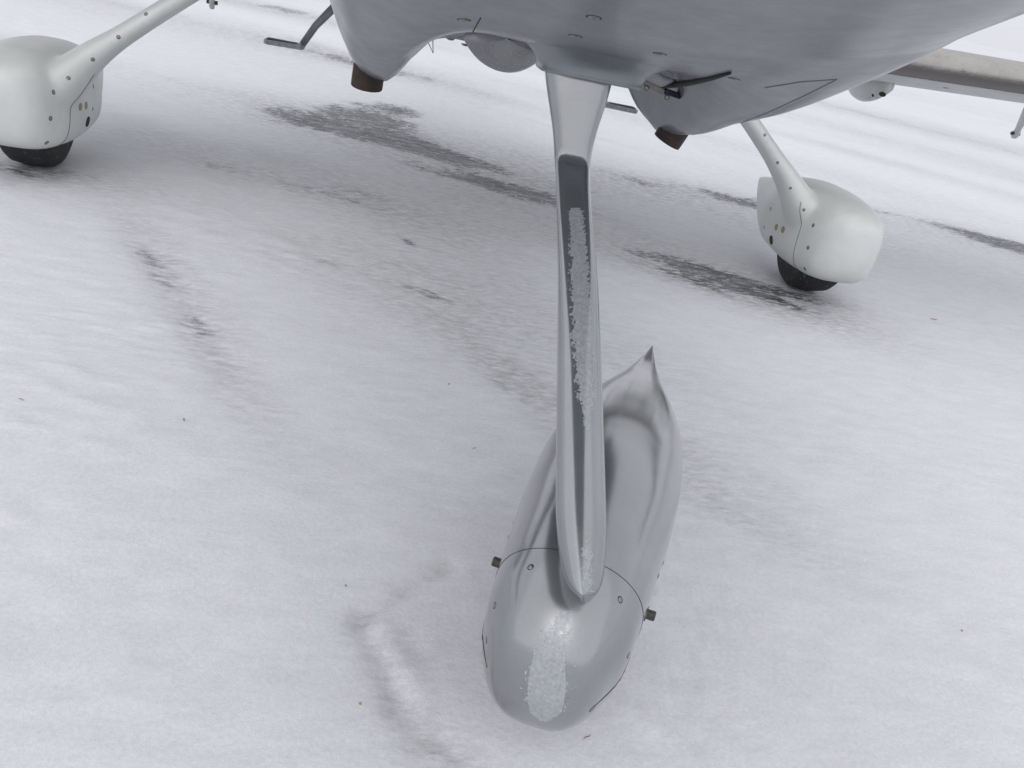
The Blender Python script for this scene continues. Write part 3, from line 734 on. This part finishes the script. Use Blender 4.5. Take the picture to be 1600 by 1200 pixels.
# ---- wings
def wing(sx):
    nch = 60; prof = []
    th = .15
    def t_(c): return th*5*(.2969*math.sqrt(c)-.126*c-.3516*c*c+.2843*c**3-.1036*c**4)
    cs = [.5-.5*math.cos(math.pi*k/nch) for k in range(nch+1)]
    up_ = [(c, t_(c)*1.15) for c in cs[::-1]]; lo_ = [(c, -t_(c)*.42) for c in cs[1:]]
    prof = up_+lo_; rings = []; chord_attr = []
    for i in range(60):
        x = .30+5.1*i/59; tp = 1-.42*(x/5.4); c_len = 1.30*tp; yle = 2.12+.10*(x/5.4); yte = yle+c_len
        zte = .70+.060*x; inc = math.radians(10)
        r_ = []
        for c, h in prof:
            dy = (c-1)*c_len; r_.append(Vector((sx*x, yte + dy*math.cos(inc)+h*c_len*math.sin(inc), zte - dy*math.sin(inc) + h*c_len)))
            chord_attr.append(c if h <= 0 else -c)
        rings.append(r_)
    v, f_ = loft(rings); me = mesh('wing', v, f_)
    at = me.attributes.new('chord', 'FLOAT', 'POINT'); at.data.foreach_set('value', [max(0, c) if c >= 0 else 0 for c in chord_attr])
    o = link('wing', me, M['wing'], plane)
    def te(x): return Vector((sx*x, 2.12+.1*(x/5.4)+1.30*(1-.42*x/5.4), .70+.06*x))
    for x_, big_ in ((2.02, True), (2.93, False), (1.17, False)):
        if big_:
            p = te(x_)+Vector((0, -.35, .02)); rings2 = []
            for i in range(15):
                q = i/14; y = -.02+.40*q; dp = .105*math.sin(math.pi*min(1, q*1.0)*.8+.1)**.7; w_ = .042*math.sin(math.pi*(q*.86+.07))**.5
                rr = []
                for k in range(20):
                    a = 2*math.pi*k/20; rr.append(p+Vector((w_*math.cos(a), y, (-dp*abs(math.sin(a))**.8 if math.sin(a) < 0 else .04*math.sin(a)))))
                rings2.append(rr)
            v2, f2 = loft(rings2); me2 = mesh('flap_hinge_fairing', v2, f2); fh = link('flap_hinge_fairing', me2, M['white'], o); TH_ = bvh(me2)
            if sx > 0:
                for (pu, pv), r_ in (((1379, 147), .017), ((1364, 149), .008), ((1359, 152.5), .003), ((1370, 152), .003), ((1381, 157), .003)):
                    h, nn = spot(TH_, pu, pv)
                    if h is not None:
                        n = 18; disc = [Vector((0, 0, .08))]+[Vector((math.cos(2*math.pi*k/n), math.sin(2*math.pi*k/n), .08)) for k in range(n)]
                        place_on('hinge_hole', mesh('hinge_hole', disc, [(0, 1+k, 1+(k+1) % n) for k in range(n)], False), h+nn*.0005, nn, r_, fh).data.materials.append(M['hole'])
        else:
            a = te(x_)+Vector((0, -.10, .03)); L_ = .20 if x_ > 2 else .24
            rings2 = []
            for q, w_, l_ in ((0, .010, .05), (.5, .010, .032), (.75, .010, .022), (.85, .012, .028), (.95, .012, .026), (1, .009, .012)):
                c_ = a+Vector((0, .02*q, -L_*q)); rings2.append([c_+Vector((w_*math.cos(2*math.pi*k/16), l_*math.sin(2*math.pi*k/16), 0)) for k in range(16)])
            v2, f2 = loft(rings2); hb = part('flap_hinge_arm', v2, f2, M['white'], o)
            v2, f2 = tube([a+Vector((-.024, .02, -L_*.88)), a+Vector((.024, .02, -L_*.88))], .009, 12); part('hinge_bolt', v2, f2, M['bolt'], hb)
    if sx > 0:
        T_ = bvh(me); h, nn = spot(T_, 1478, 137)
        if h is not None: place_on('fuel_drain', SCREW, h, nn, .012, o)
wing(1); wing(-1)

# ---- boarding steps
def step(sx):
    path = [(.60, 3.22, .70), (.70, 3.25, .575), (.755, 3.26, .480)]
    v, f_ = tube([Vector((sx*a, b_, c)) for a, b_, c in path], [.020, .017, .016], 14); o = part('boarding_step', v, f_, M['step'], plane)
    ft = [(sx*.745, 3.26, .468), (sx*.78, 3.26, .464), (sx*.93, 3.26, .464)]
    box_part('step_pad', ft[0], ft[2], .085, .022, M['hoary'], o)
    box_part('step_tread', (sx*.775, 3.26, .4765), (sx*.92, 3.26, .4765), .060, .004, M['grip'], o)
step(1); step(-1)

# ------------------------------------------------------------------ small litter on the snow
def gz(x, y):
    return float(Zg[np.argmin(abs(ys-y)), np.argmin(abs(xs-x))])
mt_o = simple('dry_leaf', (.42, .26, .10), .8, 0, .25, 300); mt_t = simple('twig_bark', (.10, .075, .06), .8, 0, .3, 300); mt_r = simple('reddish_stalk', (.22, .09, .07), .8, 0, .3, 300)
def twig(x, y, L_, a, mat, label, fork=False, r=.0011):
    L_ *= .7; r *= .7; z = gz(x, y)+.002; pts = [(-L_/2, .0, 0), (-L_/5, L_*.09, .001), (L_/6, -L_*.05, .002), (L_/2, L_*.06, .001)]
    v, f_ = tube([Vector(p) for p in pts], [r*.6, r, r, r*.5], 6)
    if fork:
        v2, f2 = tube([Vector(pts[1]), Vector((L_*.1, L_*.35, .003))], [r, r*.4], 6); f_ = f_+[tuple(i+len(v) for i in q) for q in f2]; v = v+v2
    o = part('twig', v, f_, mat, None); o.location = (x, y, z); o.rotation_euler = (0, 0, a); o['label'] = label; o['category'] = 'twig'
def scrap(x, y, s_, mat, label):
    s_ *= .6; z = gz(x, y)+.0015; n = 9; v = [Vector((0, 0, .0016))]
    rr = [s_*(.6+.5*random.random()) for _ in range(n)]
    v += [Vector((r_*math.cos(6.283*k/n), r_*.7*math.sin(6.283*k/n), .0012*random.random())) for k, r_ in enumerate(rr)]
    v += [p+Vector((0, 0, -.0015)) for p in v[1:]]
    f_ = [(0, 1+k, 1+(k+1) % n) for k in range(n)]+[(1+k, 1+n+k, 1+n+(k+1) % n, 1+(k+1) % n) for k in range(n)]
    o = part('leaf_scrap', v, f_, mat, None, False); o.location = (x, y, z); o.rotation_euler = (0, 0, random.random()*6); o['label'] = label; o['category'] = 'leaf scrap'
scrap(-.26, -.19, .0055, mt_o, 'ochre leaf scrap lying on snow left of the nose wheel fairing, near the bottom edge')
scrap(1.01, .08, .005, mt_o, 'small orange-brown leaf scrap on bare snow to the right of the nose wheel fairing')
scrap(-.07, .92, .006, mt_o, 'pale ochre leaf scrap on snow left of the nose strut, halfway up')
scrap(-.30, .08, .0035, mt_t, 'small dark crumb on smooth snow just left of the scuffed ridge by the nose wheel')
twig(.11, -.235, .022, .5, mt_r, 'thin reddish stalk on snow in front of the nose wheel fairing tip')
twig(-.70, .59, .018, 2.0, mt_t, 'tiny forked dark twig on snow in the left middle of the picture', True)
twig(-1.05, .60, .022, -.5, mt_r, 'short brown stalk on snow near the left edge of the picture')
twig(2.16, 2.07, .05, -.1, mt_r, 'thin brown stalk on the snow to the right of the right wheel fairing', r=.002)
twig(-.02, .60, .016, .4, mt_t, 'tiny dark twig lying on snow just left of the nose strut')
